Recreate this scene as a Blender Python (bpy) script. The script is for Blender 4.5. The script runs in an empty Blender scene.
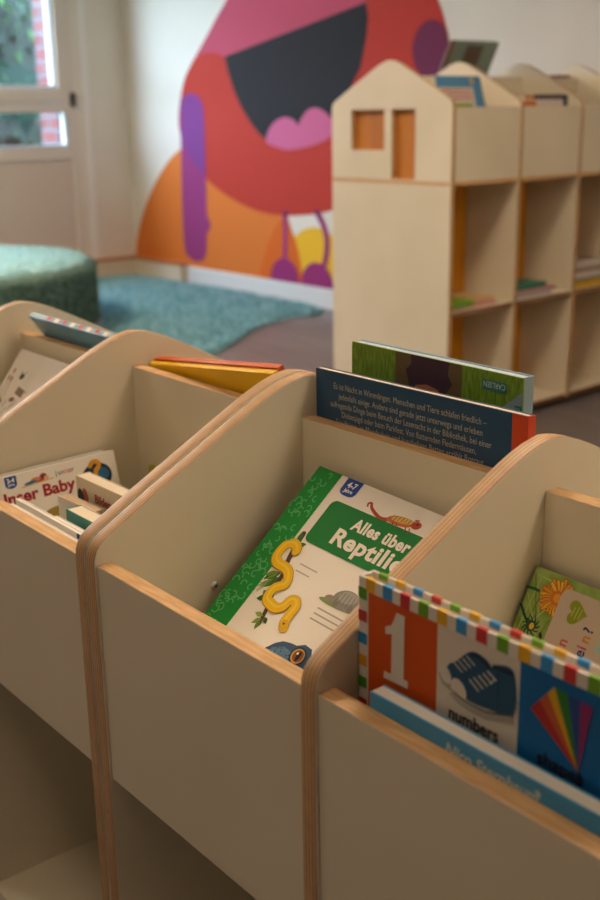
import bpy, bmesh, math, random
from mathutils import Matrix, Vector
random.seed(7)
SC = bpy.context.scene
COL = SC.collection
PI = math.pi

# ------------------------------------------------------------------ measures (metres)
T = 0.0197            # plywood thickness
GAP = 0.0043          # gap between the two neighbouring troughs
W = 0.36              # clear width of one bay
REC = 0.0034          # front boards sit slightly behind the gables' edges
H = 0.2722            # height of the front boards
YS = 0.3025           # front face of the middle board
ZS = 0.1163           # top of the middle board
FL = -0.7155          # floor (the level of the front boards' top is zero; all is lifted at the end)
TF = -0.1335          # top of the trough bottoms
D2 = 2 * T + GAP
XD1 = -D2 - W         # right face of the gable between the two left bays
XD0 = -D2 - 2 * W - T
YW = 4.0722           # mural wall
XW = -6.62            # window wall
XR, YF, ZC = 3.4, -5.2, 2.03

# ------------------------------------------------------------------ materials
def lin(c):
    c /= 255.0
    return c / 12.92 if c <= 0.04045 else ((c + 0.055) / 1.055) ** 2.4
def rgb(h):
    h = h.lstrip('#')
    return (lin(int(h[0:2], 16)), lin(int(h[2:4], 16)), lin(int(h[4:6], 16)), 1)
_mats = {}
def flat(hexc, rough=0.55, spec=0.3):
    k = (hexc, rough, spec)
    if k not in _mats:
        m = bpy.data.materials.new('print_' + hexc.lstrip('#')); m.use_nodes = True
        b = m.node_tree.nodes['Principled BSDF']
        b.inputs['Base Color'].default_value = rgb(hexc); b.inputs['Roughness'].default_value = rough
        b.inputs['Specular IOR Level'].default_value = spec
        _mats[k] = m
    return _mats[k]
def noisy(name, a, b, scale=8, rough=0.6, stretch=(1, 1, 1), bump=0.0, detail=4, lo=0.35, hi=0.65, spec=0.3, space='Object'):
    m = bpy.data.materials.new(name); m.use_nodes = True
    nt = m.node_tree; N = nt.nodes; L = nt.links; p = N['Principled BSDF']
    tc = N.new('ShaderNodeTexCoord'); mp = N.new('ShaderNodeMapping'); mp.inputs['Scale'].default_value = stretch
    no = N.new('ShaderNodeTexNoise'); no.inputs['Scale'].default_value = scale; no.inputs['Detail'].default_value = detail
    cr = N.new('ShaderNodeValToRGB'); cr.color_ramp.elements[0].color = rgb(a); cr.color_ramp.elements[1].color = rgb(b)
    cr.color_ramp.elements[0].position = lo; cr.color_ramp.elements[1].position = hi
    L.new(tc.outputs[space], mp.inputs['Vector']); L.new(mp.outputs[0], no.inputs['Vector'])
    L.new(no.outputs['Fac'], cr.inputs[0]); L.new(cr.outputs[0], p.inputs['Base Color'])
    p.inputs['Roughness'].default_value = rough; p.inputs['Specular IOR Level'].default_value = spec
    if bump:
        bu = N.new('ShaderNodeBump'); bu.inputs['Strength'].default_value = bump; bu.inputs['Distance'].default_value = 0.01
        L.new(no.outputs['Fac'], bu.inputs['Height']); L.new(bu.outputs[0], p.inputs['Normal'])
    return m
def ply(name, axis):
    """birch plywood edge: layers striped across the board's thickness"""
    m = bpy.data.materials.new(name); m.use_nodes = True
    nt = m.node_tree; N = nt.nodes; L = nt.links; p = N['Principled BSDF']
    tc = N.new('ShaderNodeTexCoord'); sx = N.new('ShaderNodeSeparateXYZ'); L.new(tc.outputs['Object'], sx.inputs[0])
    mu = N.new('ShaderNodeMath'); mu.operation = 'MULTIPLY'; mu.inputs[1].default_value = 1 / T
    L.new(sx.outputs[axis], mu.inputs[0])
    cr = N.new('ShaderNodeValToRGB'); L.new(mu.outputs[0], cr.inputs[0])
    e = cr.color_ramp.elements
    stops = [(0.0, '#8f6642'), (0.06, '#cda372'), (0.2, '#d8b07c'), (0.25, '#a87a50'), (0.31, '#d3a877'), (0.43, '#dab482'),
             (0.47, '#a0734a'), (0.53, '#d6ac7b'), (0.66, '#d8b07c'), (0.7, '#a5784e'), (0.76, '#d5aa79'), (0.93, '#cb9f70'), (1.0, '#8a623f')]
    e[0].position, e[0].color = stops[0][0], rgb(stops[0][1]); e[1].position, e[1].color = stops[-1][0], rgb(stops[-1][1])
    for q, c in stops[1:-1]:
        x = e.new(q); x.color = rgb(c)
    no = N.new('ShaderNodeTexNoise'); no.inputs['Scale'].default_value = 60; no.inputs['Detail'].default_value = 3
    L.new(tc.outputs['Object'], no.inputs['Vector'])
    mx = N.new('ShaderNodeMix'); mx.data_type = 'RGBA'; mx.blend_type = 'MULTIPLY'; mx.inputs['Factor'].default_value = 0.35
    L.new(cr.outputs[0], mx.inputs[6]); L.new(no.outputs['Fac'], mx.inputs[7]); L.new(mx.outputs[2], p.inputs['Base Color'])
    p.inputs['Roughness'].default_value = 0.5
    return m
LAM = noisy('cream_laminate', '#d9cfb6', '#e0d6bf', 3.0, 0.42, detail=2)
PLX, PLY_, PLZ = ply('plywood_edge_across', 0), ply('plywood_edge_deep', 1), ply('plywood_edge_flat', 2)
EDGE = noisy('oiled_birch_edge', '#c49a66', '#d9b281', 30, 0.5, (1, 8, 8), detail=5)
ORANGE_BOARD = noisy('orange_board', '#d08a1c', '#dd9826', 4, 0.45)
ORANGE_WOOD = noisy('orange_brown_wood', '#b87434', '#cc883f', 14, 0.55, (1, 1, 0.2))
WALL = noisy('white_wall_paint', '#d9d0c2', '#dfd6c9', 2.0, 0.8)
CEIL = flat('#e4ded2', 0.9)
FLOOR = None
def plank_floor():
    m = bpy.data.materials.new('grey_brown_planks'); m.use_nodes = True
    nt = m.node_tree; N = nt.nodes; L = nt.links; p = N['Principled BSDF']
    tc = N.new('ShaderNodeTexCoord'); br = N.new('ShaderNodeTexBrick')
    br.inputs['Color1'].default_value = rgb('#6b6463'); br.inputs['Color2'].default_value = rgb('#7a7271'); br.inputs['Mortar'].default_value = rgb('#4f443f')
    br.inputs['Scale'].default_value = 1; br.inputs['Brick Width'].default_value = 1.3; br.inputs['Row Height'].default_value = 0.17
    br.inputs['Mortar Size'].default_value = 0.002
    no = N.new('ShaderNodeTexNoise'); no.inputs['Scale'].default_value = 6; no.inputs['Detail'].default_value = 6
    mp = N.new('ShaderNodeMapping'); mp.inputs['Scale'].default_value = (0.6, 9, 1)
    L.new(tc.outputs['Object'], mp.inputs[0]); L.new(mp.outputs[0], no.inputs['Vector']); L.new(tc.outputs['Object'], br.inputs['Vector'])
    mx = N.new('ShaderNodeMix'); mx.data_type = 'RGBA'; mx.blend_type = 'OVERLAY'; mx.inputs['Factor'].default_value = 0.55
    L.new(br.outputs['Color'], mx.inputs[6]); L.new(no.outputs['Fac'], mx.inputs[7]); L.new(mx.outputs[2], p.inputs['Base Color'])
    p.inputs['Roughness'].default_value = 0.42
    return m
FLOOR = plank_floor()
def bricks():
    m = bpy.data.materials.new('red_brick'); m.use_nodes = True
    nt = m.node_tree; N = nt.nodes; L = nt.links; p = N['Principled BSDF']
    tc = N.new('ShaderNodeTexCoord'); br = N.new('ShaderNodeTexBrick')
    sx = N.new('ShaderNodeSeparateXYZ'); cx = N.new('ShaderNodeCombineXYZ')
    L.new(tc.outputs['Object'], sx.inputs[0]); L.new(sx.outputs[0], cx.inputs[0]); L.new(sx.outputs[2], cx.inputs[1]); L.new(cx.outputs[0], br.inputs['Vector'])
    br.inputs['Color1'].default_value = rgb('#6e3632'); br.inputs['Color2'].default_value = rgb('#622f2b'); br.inputs['Mortar'].default_value = rgb('#5a5a60')
    br.inputs['Scale'].default_value = 1; br.inputs['Brick Width'].default_value = 0.25; br.inputs['Row Height'].default_value = 0.098; br.inputs['Mortar Size'].default_value = 0.012
    L.new(br.outputs['Color'], p.inputs['Base Color']); p.inputs['Roughness'].default_value = 0.85
    return m
BRICK = bricks()
GLASS = bpy.data.materials.new('window_glass'); GLASS.use_nodes = True
_n = GLASS.node_tree; _n.nodes.clear()
_o = _n.nodes.new('ShaderNodeOutputMaterial'); _m = _n.nodes.new('ShaderNodeMixShader'); _t = _n.nodes.new('ShaderNodeBsdfTransparent'); _g = _n.nodes.new('ShaderNodeBsdfGlossy')
_g.inputs['Roughness'].default_value = 0.02; _m.inputs[0].default_value = 0.06
_n.links.new(_t.outputs[0], _m.inputs[1]); _n.links.new(_g.outputs[0], _m.inputs[2]); _n.links.new(_m.outputs[0], _o.inputs[0])
METAL = bpy.data.materials.new('zinc_screw'); METAL.use_nodes = True
METAL.node_tree.nodes['Principled BSDF'].inputs['Metallic'].default_value = .6
METAL.node_tree.nodes['Principled BSDF'].inputs['Base Color'].default_value = rgb('#d0d0c8'); METAL.node_tree.nodes['Principled BSDF'].inputs['Roughness'].default_value = 0.35
def glow(name, hexc, s):
    m = bpy.data.materials.new(name); m.use_nodes = True
    b = m.node_tree.nodes['Principled BSDF']; b.inputs['Emission Color'].default_value = rgb(hexc); b.inputs['Emission Strength'].default_value = s
    return m

# ------------------------------------------------------------------ object helpers
def link(name, me, mats=(), parent=None, loc=(0, 0, 0)):
    o = bpy.data.objects.new(name, me); COL.objects.link(o)
    for m in (mats if isinstance(mats, (list, tuple)) else [mats]): me.materials.append(m)
    o.parent = parent; o.location = loc
    return o
def from_bm(name, bm, mats, parent=None, loc=(0, 0, 0), smooth=False, bevel=0):
    me = bpy.data.meshes.new(name); bmesh.ops.recalc_face_normals(bm, faces=bm.faces); bm.to_mesh(me); bm.free()
    if smooth:
        for p in me.polygons: p.use_smooth = True
    o = link(name, me, mats, parent, loc)
    if bevel:
        b = o.modifiers.new('bevel', 'BEVEL'); b.width = bevel; b.segments = 2; b.limit_method = 'ANGLE'; b.angle_limit = math.radians(50)
    return o
def tag(o, label, cat, group=None, kind=None):
    o['label'] = label; o['category'] = cat
    if group: o['group'] = group
    if kind: o['kind'] = kind
    return o
def struct(o):
    o['kind'] = 'structure'; return o
def thing(name, label, cat, mat=None, group=None, loc=(0, 0, 0)):
    o = bpy.data.objects.new(name, None); COL.objects.link(o); o.empty_display_size = 0.05
    if mat is not None: o.matrix_world = mat
    else: o.location = loc
    return tag(o, label, cat, group)
def bx(bm, lo, hi, mi=0):
    r = bmesh.ops.create_cube(bm, size=1)
    c = [(a + b) / 2 for a, b in zip(lo, hi)]; s = [b - a for a, b in zip(lo, hi)]
    for v in r['verts']: v.co = Vector((v.co.x * s[0] + c[0], v.co.y * s[1] + c[1], v.co.z * s[2] + c[2]))
    for f in {f for v in r['verts'] for f in v.link_faces}: f.material_index = mi
    return r['verts']
def box(name, lo, hi, mats, parent=None, bevel=0.0, loc=(0, 0, 0), edge=None):
    """edge: axis letters whose faces take material 1 (plywood edge)"""
    bm = bmesh.new(); bx(bm, lo, hi); bmesh.ops.recalc_face_normals(bm, faces=bm.faces)
    if edge:
        for f in bm.faces:
            n = f.normal
            if ('x' in edge and abs(n.x) > .5) or ('y' in edge and abs(n.y) > .5) or ('z' in edge and abs(n.z) > .5): f.material_index = 1
    return from_bm(name, bm, mats, parent, loc, bevel=bevel)
def slab(name, outline, t, mats, parent=None, loc=(0, 0, 0), holes=(), bevel=0.0012):
    """a board cut to an outline of (y, z) points, thickness t along +x from its origin; rim takes material 1"""
    cu = bpy.data.curves.new('c', 'CURVE'); cu.dimensions = '2D'; cu.fill_mode = 'BOTH'; cu.extrude = t / 2
    for ring in [outline] + list(holes):
        sp = cu.splines.new('POLY'); sp.points.add(len(ring) - 1); sp.use_cyclic_u = True
        for p, (a, b) in zip(sp.points, ring): p.co = (a, b, 0, 1)
    tmp = bpy.data.objects.new('c', cu); COL.objects.link(tmp)
    bpy.context.view_layer.update()
    me = bpy.data.meshes.new_from_object(tmp.evaluated_get(bpy.context.evaluated_depsgraph_get()))
    bpy.data.objects.remove(tmp); bpy.data.curves.remove(cu)
    bm = bmesh.new(); bm.from_mesh(me); bpy.data.meshes.remove(me)
    bmesh.ops.remove_doubles(bm, verts=bm.verts, dist=1e-5)
    for v in bm.verts: v.co = Vector((v.co.z + t / 2, v.co.x, v.co.y))
    bmesh.ops.recalc_face_normals(bm, faces=bm.faces)
    for f in bm.faces: f.material_index = 0 if abs(f.normal.x) > .5 else 1
    return from_bm(name, bm, mats, parent, loc, bevel=bevel)

# flat printed artwork: layered shapes on a cover (x right, y up, z out of the cover)
def spl2(pts, k=5):
    out = []; n = len(pts)
    for i in range(n):
        p0, p1, p2, p3 = pts[i - 1], pts[i], pts[(i + 1) % n], pts[(i + 2) % n]
        for j in range(k):
            t = j / k
            out.append(tuple(.5 * (2 * p1[q] + (p2[q] - p0[q]) * t + (2 * p0[q] - 5 * p1[q] + 4 * p2[q] - p3[q]) * t * t + (3 * p1[q] - p0[q] - 3 * p2[q] + p3[q]) * t ** 3) for q in (0, 1)))
    return out
class Art:
    def __init__(s, z=0.0003, step=0.00002): s.v, s.f, s.mi, s.m, s.z, s.step = [], [], [], [], z, step
    def _m(s, c):
        mat = flat(c) if isinstance(c, str) else c
        if mat not in s.m: s.m.append(mat)
        return s.m.index(mat)
    def lay(s): s.z += s.step
    def poly(s, pts, c, lay=True):
        if lay: s.lay()
        b = len(s.v); s.v += [(x, y, s.z) for x, y in pts]; s.f.append(list(range(b, b + len(pts)))); s.mi.append(s._m(c))
    def rect(s, x0, y0, x1, y1, c, lay=True): s.poly([(x0, y0), (x1, y0), (x1, y1), (x0, y1)], c, lay)
    def ell(s, cx, cy, rx, ry, c, rot=0, n=24, lay=True, a0=0, a1=2 * PI):
        full = abs(a1 - a0) > 6.28
        pts = []
        for i in range(n if full else n + 1):
            a = a0 + (a1 - a0) * i / n; x, y = rx * math.cos(a), ry * math.sin(a)
            pts.append((cx + x * math.cos(rot) - y * math.sin(rot), cy + x * math.sin(rot) + y * math.cos(rot)))
        s.poly(pts, c, lay)
    def rrect(s, x0, y0, x1, y1, r, c, corners='1111'):
        pts = []
        for k, (cx, cy, a) in enumerate(((x0 + r, y0 + r, PI), (x1 - r, y0 + r, 1.5 * PI), (x1 - r, y1 - r, 0), (x0 + r, y1 - r, .5 * PI))):
            if corners[k] == '1': pts += [(cx + r * math.cos(a + i * PI / 16), cy + r * math.sin(a + i * PI / 16)) for i in range(9)]
            else: pts.append(((x0, y0), (x1, y0), (x1, y1), (x0, y1))[k])
        s.poly(pts, c)
    def stroke(s, pts, w, c, taper=None):
        s.lay(); n = len(pts); mi = s._m(c)
        L_, R_ = [], []
        for i, (x, y) in enumerate(pts):
            a, b = pts[max(i - 1, 0)], pts[min(i + 1, n - 1)]
            dx, dy = b[0] - a[0], b[1] - a[1]; d = math.hypot(dx, dy) or 1
            ww = w / 2 * (1 if taper is None else 1 + (taper - 1) * i / (n - 1))
            L_.append((x - dy / d * ww, y + dx / d * ww, s.z)); R_.append((x + dy / d * ww, y - dx / d * ww, s.z))
        b = len(s.v); s.v += L_ + R_
        for i in range(n - 1): s.f.append([b + i, b + n + i, b + n + i + 1, b + i + 1]); s.mi.append(mi)
    def smooth(s, pts, w, c, k=5, taper=None):
        out = []
        for i in range(len(pts) - 1):
            p0, p1, p2, p3 = pts[max(i - 1, 0)], pts[i], pts[i + 1], pts[min(i + 2, len(pts) - 1)]
            for j in range(k):
                t = j / k
                out.append(tuple(.5 * (2 * p1[q] + (p2[q] - p0[q]) * t + (2 * p0[q] - 5 * p1[q] + 4 * p2[q] - p3[q]) * t * t + (3 * p1[q] - p0[q] - 3 * p2[q] + p3[q]) * t ** 3) for q in (0, 1)))
        out.append(pts[-1]); s.stroke(out, w, c, taper)
        s.ell(out[0][0], out[0][1], w / 2, w / 2, c, n=12, lay=False)
        e = w / 2 * (taper if taper is not None else 1)
        if e > 1e-4: s.ell(out[-1][0], out[-1][1], e, e, c, n=12, lay=False)
    def text(s, body, x, y, size, c, align='LEFT', bold=0.0, width=None, shear=0.0, rot=0.0, space=1.0):
        s.lay(); cu = bpy.data.curves.new('t', 'FONT'); cu.body = body; cu.size = size; cu.align_x = align; cu.offset = bold
        cu.shear = shear; cu.space_character = space; cu.resolution_u = 3; cu.fill_mode = 'FRONT'
        o = bpy.data.objects.new('t', cu); COL.objects.link(o); bpy.context.view_layer.update()
        me = bpy.data.meshes.new_from_object(o.evaluated_get(bpy.context.evaluated_depsgraph_get()))
        bpy.data.objects.remove(o); bpy.data.curves.remove(cu)
        if not me.vertices: return
        k = 1
        if width:
            xs = [v.co.x for v in me.vertices]; k = width / (max(xs) - min(xs))
        b = len(s.v); mi = s._m(c); cr, sr = math.cos(rot), math.sin(rot)
        for v in me.vertices:
            px, py = v.co.x * k, v.co.y
            s.v.append((x + px * cr - py * sr, y + px * sr + py * cr, s.z))
        for p in me.polygons: s.f.append([b + i for i in p.vertices]); s.mi.append(mi)
        bpy.data.meshes.remove(me)
    def build(s, name, parent, loc=(0, 0, 0), rot=None):
        me = bpy.data.meshes.new(name); me.from_pydata(s.v, [], s.f); me.update()
        o = link(name, me, s.m, parent, loc)
        for p, i in zip(me.polygons, s.mi): p.material_index = i
        up = Vector((0, 0, 1))
        for p in me.polygons:
            if p.normal.dot(up) < 0: p.flip()
        me.update()
        if rot: o.rotation_euler = rot
        return o

def frame(O, r, u):
    r = Vector(r).normalized(); u = Vector(u); u = (u - r * u.dot(r)).normalized(); n = r.cross(u)
    m = Matrix((r, u, n)).transposed().to_4x4(); m.translation = Vector(O); return m
PAGES = noisy('paper_pages', '#d9cbb0', '#e8dcc4', 400, 0.8, (1, 1, 40))
WPAGES = noisy('white_pages', '#dcd8ce', '#eae6dc', 400, 0.8, (1, 1, 40))
def book(name, label, O, r, u, w, h, th, cover, pages=PAGES, spine='left', board=0.0022, inset=0.003, group=None, back=None, spine_col=None, mat=None):
    """origin = lower left corner of the face the photo shows; thickness runs away from it"""
    m = frame(O, r, u) if mat is None else mat
    t = thing(name, label, 'book', m, group)
    c = flat(cover, 0.35) if isinstance(cover, str) else cover
    cb = flat(back, 0.35) if back else c
    cs = flat(spine_col, 0.35) if spine_col else c
    bm = bmesh.new()
    bx(bm, (0, 0, -board), (w, h, 0), 0); bx(bm, (0, 0, -th), (w, h, -th + board), 1)
    sp = {'left': ((0, 0), (board, h)), 'right': ((w - board, 0), (w, h)), 'top': ((0, h - board), (w, h)), 'bottom': ((0, 0), (w, board))}[spine]
    bx(bm, (sp[0][0], sp[0][1], -th + board), (sp[1][0], sp[1][1], -board), 2)
    from_bm('cover', bm, [c, cb, cs], t, bevel=0.0005)
    i = inset
    lo = [i, i]; hi = [w - i, h - i]
    if spine == 'left': lo[0] = board
    if spine == 'right': hi[0] = w - board
    if spine == 'top': hi[1] = h - board
    if spine == 'bottom': lo[1] = board
    box('page_block', (lo[0], lo[1], -th + board), (hi[0], hi[1], -board), [pages], t)
    return t

# ------------------------------------------------------------------ gable outline (y, z), the same on both sides
YC = YS + T / 2
def gable(bottom, ext=0.0):
    half = [(0.0, bottom), (0.0, -0.002), (0.0012, 0.008), (0.0045, 0.017), (0.0098, 0.0237), (0.0185, 0.0302), (0.036, 0.0398), (0.08, 0.0640),
            (0.14, 0.0950), (0.195, 0.1235), (0.230, 0.1412), (0.252, 0.1517), (0.270, 0.1592), (0.288, 0.1650), (0.302, 0.1678)]
    pts = half + [(YC, 0.1690)] + [(2 * YC - y, z) for y, z in reversed(half)]
    return pts

# ------------------------------------------------------------------ foreground troughs
def trough(x_gables, bays, label, root_x):
    root = thing('book_trough', label, 'book trough', None, 'house-shaped book troughs', (root_x, 0, FL))
    def off(v): return (v[0] - root_x, v[1], v[2] - FL)
    for x in x_gables:
        slab('gable_panel', gable(FL + 0.0005), T, [LAM, PLX], root, off((x, 0, 0)))
    e = 0.0004
    for x0, x1 in bays:
        w = x1 - x0 - 2 * e
        o = off((x0 + e, 0, 0))
        for nm, y0, z0, z1 in (('front_panel', REC, -H, 0), ('spine_panel', YS, FL + 0.06, ZS), ('back_panel', 2 * YC - REC - T, -H, 0)):
            box(nm, (0, 0, 0), (w, T, z1 - z0), [LAM, EDGE], root, 0.001, (o[0], y0, z0 - FL), edge='z')
        for y0, y1 in ((REC + T, YS), (YS + T, 2 * YC - REC - T)):
            box('trough_bottom', (0, 0, 0), (w, y1 - y0 - 2 * e, 0.012), [LAM], root, 0, (o[0], y0 + e, TF - 0.012 - FL))
            box('bottom_shelf', (0, 0, 0), (w, YS - 2 * e, T), [LAM], root, 0, (o[0], e if y0 < YS else y0 + e, 0.035))
    return root
right_unit = trough([-T, W, 2 * W + T], [(0, W), (W + T, 2 * W + T)], 'cream plywood book trough nearest the camera, holding the reptile book and the number book', 0.36)
left_unit = trough([-D2, XD1 - T, XD0 - T], [(XD1, -D2), (XD0, XD1 - T)], 'cream plywood book trough further left, holding the baby book and small white books', -0.42)
# round-headed screw in the left wall of the middle bay
def screw(root, x, y, z):
    bm = bmesh.new()
    bmesh.ops.create_cone(bm, cap_ends=True, segments=20, radius1=0.0060, radius2=0.0036, depth=0.003, matrix=Matrix.Translation((0.0015, 0, 0)) @ Matrix.Rotation(PI / 2, 4, 'Y'))
    o = from_bm('screw', bm, METAL, root, (x - root.location.x, y, z - FL), bevel=0.0006)
    o['label'] = 'round zinc screw head'
    bm = bmesh.new(); bx(bm, (0.0028, -0.0024, -0.0005), (0.00345, 0.0024, 0.0005)); bx(bm, (0.0028, -0.0005, -0.0024), (0.0034, 0.0005, 0.0024))
    from_bm('screw_slot', bm, flat('#3a3835'), o)
screw(right_unit, 0, 0.161, -0.070)

# ------------------------------------------------------------------ middle bay: reptile book
R = book('picture_book', 'white and green reptile book with a yellow snake, leaning in the middle bay', (0.0438, 0.0794, -0.1062), (0.9992, 0, -0.0405), (0.0259, 0.7688, 0.6389),
         0.24, 0.272, 0.010, '#efe7da', WPAGES, 'left', spine_col='#1f8a3a')
a = Art()
a.rect(0.0, 0.0, 0.0418, 0.272, '#1c8c3a')
for i in range(70):
    x, y = random.uniform(0.004, 0.036), random.uniform(0.004, 0.266); q = random.uniform(0, 6.28); s_ = random.uniform(0.0032, 0.0052)
    pts = [(x + s_ * math.cos(q + k * .55), y + s_ * math.sin(q + k * .55)) for k in range(7)]
    e_ = pts[-1]; pts.append((e_[0] + .4 * s_ * math.cos(q + 5.6), e_[1] + .4 * s_ * math.sin(q + 5.6)))
    a.stroke(pts, 0.0017, '#5db56a')
a.build('green_cover_band', R)
a = Art(); a.z = 0.0006
a.rrect(0.0555, 0.1785, 0.2395, 0.2395, 0.009, '#137a34', '1001')
a.build('title_panel', R)
a = Art(); a.z = 0.0009
a.text('Alles über', 0.1065, 0.2145, 0.021, '#f2eadb', bold=0.0008, width=0.091, space=1.06)
a.text('Reptilien', 0.0905, 0.1895, 0.029, '#f2eadb', bold=0.0010, width=0.129, space=1.06)
a.build('title_lettering', R)
a = Art()
a.poly([(0.0530, 0.272), (0.0530, 0.2545), (0.0560, 0.2505), (0.0610, 0.2487), (0.0720, 0.2487), (0.0770, 0.2505), (0.0795, 0.2545), (0.0795, 0.272)], '#1d4a9c')
a.text('4-7', 0.0662, 0.2600, 0.0110, '#f0ebe0', 'CENTER', 0.0004); a.text('Jahre', 0.0662, 0.2535, 0.0068, '#f0ebe0', 'CENTER', 0.0002)
a.build('age_tag', R)
a = Art()   # chameleon above the title
a.smooth([(0.1060, 0.2480), (0.1045, 0.2515), (0.1085, 0.2530), (0.1130, 0.2480), (0.1240, 0.2430), (0.1340, 0.2405), (0.1430, 0.2425)], 0.0022, '#b5462f', taper=2.4)
a.ell(0.1610, 0.2465, 0.0200, 0.0062, '#c7693e', 0.12); a.ell(0.1620, 0.2485, 0.0165, 0.0038, '#d8b457', 0.12)
for k in range(7): a.stroke([(0.1480 + k * .005, 0.2510 + k * .0004), (0.1465 + k * .005, 0.2440 + k * .0006)], 0.0011, '#9b3a2c' if k % 2 else '#6f8a4c')
a.ell(0.1835, 0.2490, 0.0068, 0.0050, '#b5462f', 0.2); a.ell(0.1842, 0.2505, 0.0015, 0.0015, '#2a2420'); a.stroke([(0.178, 0.2540), (0.1835, 0.2555)], 0.002, '#a84a30')
for x in (0.152, 0.158, 0.172, 0.178): a.stroke([(x, 0.2430), (x + .002, 0.2390), (x + .0005, 0.2360)], 0.0016, '#a4402e')
a.build('chameleon_picture', R)
a = Art()   # branch, leaves and snake
a.smooth([(0.0500, 0.1850), (0.0530, 0.1640), (0.0570, 0.1480), (0.0640, 0.1300), (0.0660, 0.1130), (0.0740, 0.0960), (0.0790, 0.0800), (0.0815, 0.0680)], 0.0075, '#5a3d2b', taper=.7)
def leaf(x, y, ang, l, w, c):
    ca, sa = math.cos(ang), math.sin(ang); pts = []
    for k in range(13):
        t_ = k / 12; pts.append((t_ * l, w * math.sin(PI * t_) * (1.2 - .5 * t_)))
    for k in range(11, 0, -1):
        t_ = k / 12; pts.append((t_ * l, -w * math.sin(PI * t_) * (1.2 - .5 * t_)))
    a.poly([(x + px * ca - py * sa, y + px * sa + py * ca) for px, py in pts], c)
for x, y, an, l, w_, c in ((.052, .172, 1.9, .016, .004, '#3d6b34'), (.054, .168, .6, .013, .004, '#4e7d3b'), (.056, .170, 2.9, .012, .003, '#2f5a30'), (.060, .140, 3.5, .020, .0045, '#3b6a33'),
                           (.060, .132, 3.9, .024, .005, '#2f5a30'), (.062, .126, 4.2, .022, .005, '#44733a'), (.056, .130, 3.7, .018, .004, '#6f8f35'), (.066, .098, 3.6, .014, .004, '#3a6a33'),
                           (.066, .100, 2.8, .012, .004, '#4e7d3b'), (.080, .075, 4.0, .014, .003, '#7b9638'), (.080, .072, 4.8, .012, .003, '#5c8236'), (.079, .078, 3.2, .013, .003, '#8aa53c'), (.083, .078, 5.6, .010, .003, '#3d6b34')):
    leaf(x, y, an, l, w_, c)
for k in range(22):
    x, y = .058 - .0002 * k, .128 - .0008 * k + random.uniform(-.004, .006)
    a.stroke([(x, y), (x - random.uniform(.006, .014), y - random.uniform(.006, .016))], 0.0007, random.choice(['#6f8f35', '#8aa53c', '#4e7d3b']))
SN = [(.0590, .1625), (.0557, .1668), (.0480, .1690), (.0400, .1650), (.0370, .1560), (.0385, .1450), (.0470, .1395), (.0596, .1390), (.0700, .1355), (.0762, .1275), (.0775, .1210), (.0730, .1175), (.0665, .1100),
      (.0680, .0975), (.0790, .0935), (.0890, .0930), (.0965, .0985), (.0985, .1060), (.1010, .1095), (.1074, .1098), (.1120, .1040), (.1120, .0945), (.1121, .0850), (.1160, .0790)]
a.smooth(SN, 0.0138, '#b8860e'); a.smooth([(x - .0003, y + .0006) for x, y in SN], 0.0120, '#ecbc10'); a.smooth([(x - .001, y + .0018) for x, y in SN], 0.0030, '#f2cc3c')
a.ell(.1155, .0800, .0085, .0063, '#dcab14', -.9); a.ell(.1130, .0822, .0014, .0014, '#3a3322')
a.build('snake_picture', R)
a = Art()   # tortoise and grey print
a.ell(0.1620, 0.1290, 0.0310, 0.0042, '#7f9a55', 0.05); a.ell(0.1660, 0.1375, 0.0190, 0.0125, '#8f8a84', 0.1); a.ell(0.1660, 0.1415, 0.0140, 0.0075, '#a7a29a', 0.1)
for k in range(5): a.stroke([(.153 + k * .006, .1300), (.155 + k * .005, .1455)], 0.0008, '#6e6a64')
a.ell(0.1440, 0.1320, 0.0068, 0.0042, '#97897a', 0.2); a.ell(0.1780, 0.1310, 0.0040, 0.0040, '#857c72'); a.ell(0.1560, 0.1290, 0.0040, 0.0035, '#857c72')
a.build('tortoise_picture', R)
a = Art()
for y, w_ in ((.1515, .030), (.1425, .024)): a.stroke([(.0760, y), (.0760 + w_, y - .0004)], 0.0016, '#b9aea0')
a.build('small_print', R)
a = Art()
for y, w_ in ((.1165, .060), (.1095, .066), (.1025, .052)): a.stroke([(.1385, y), (.1385 + w_, y)], 0.0018, '#b3a899')
a.build('small_print', R)
a = Art()   # blue lizard head
a.poly([(.1080, .0440), (.1126, .0500), (.1190, .0590), (.1277, .0655), (.1380, .0680), (.1480, .0690), (.1572, .0745), (.1690, .0735), (.1760, .0640), (.1790, .0500), (.1850, .0300), (.1950, .0), (.1200, .0), (.1050, .0300)], '#3f5b78')
a.poly([(.112, .042), (.120, .054), (.134, .061), (.148, .060), (.150, .048), (.138, .036), (.120, .034)], '#5d7f9e')
for k in range(70): a.ell(random.uniform(.114, .150), random.uniform(.012, .060), .0010, .0010, random.choice(['#2e4663', '#7296b5', '#33506e']), n=6)
a.ell(.1590, .0595, .0112, .0110, '#2a3d52'); a.ell(.1590, .0595, .0090, .0088, '#c9a24a'); a.ell(.1595, .0595, .0074, .0072, '#8a4a1c'); a.ell(.1600, .0595, .0026, .0060, '#1b1512'); a.ell(.157, .062, .0015, .0015, '#efe6d6')
a.build('lizard_picture', R)
# dark blue book hidden behind it
m = frame((0.0438, 0.0794, -0.1062), (0.9992, 0, -0.0405), (0.0259, 0.7688, 0.6389)); m2 = m.copy(); m2.translation = m.translation + m.to_3x3() @ Vector((-0.006, 0.0130, -0.0112))
book('picture_book', 'dark blue book mostly hidden behind the white and green reptile book', None, None, None, 0.232, 0.227, 0.008, '#2c3f63', WPAGES, mat=m2)

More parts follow.
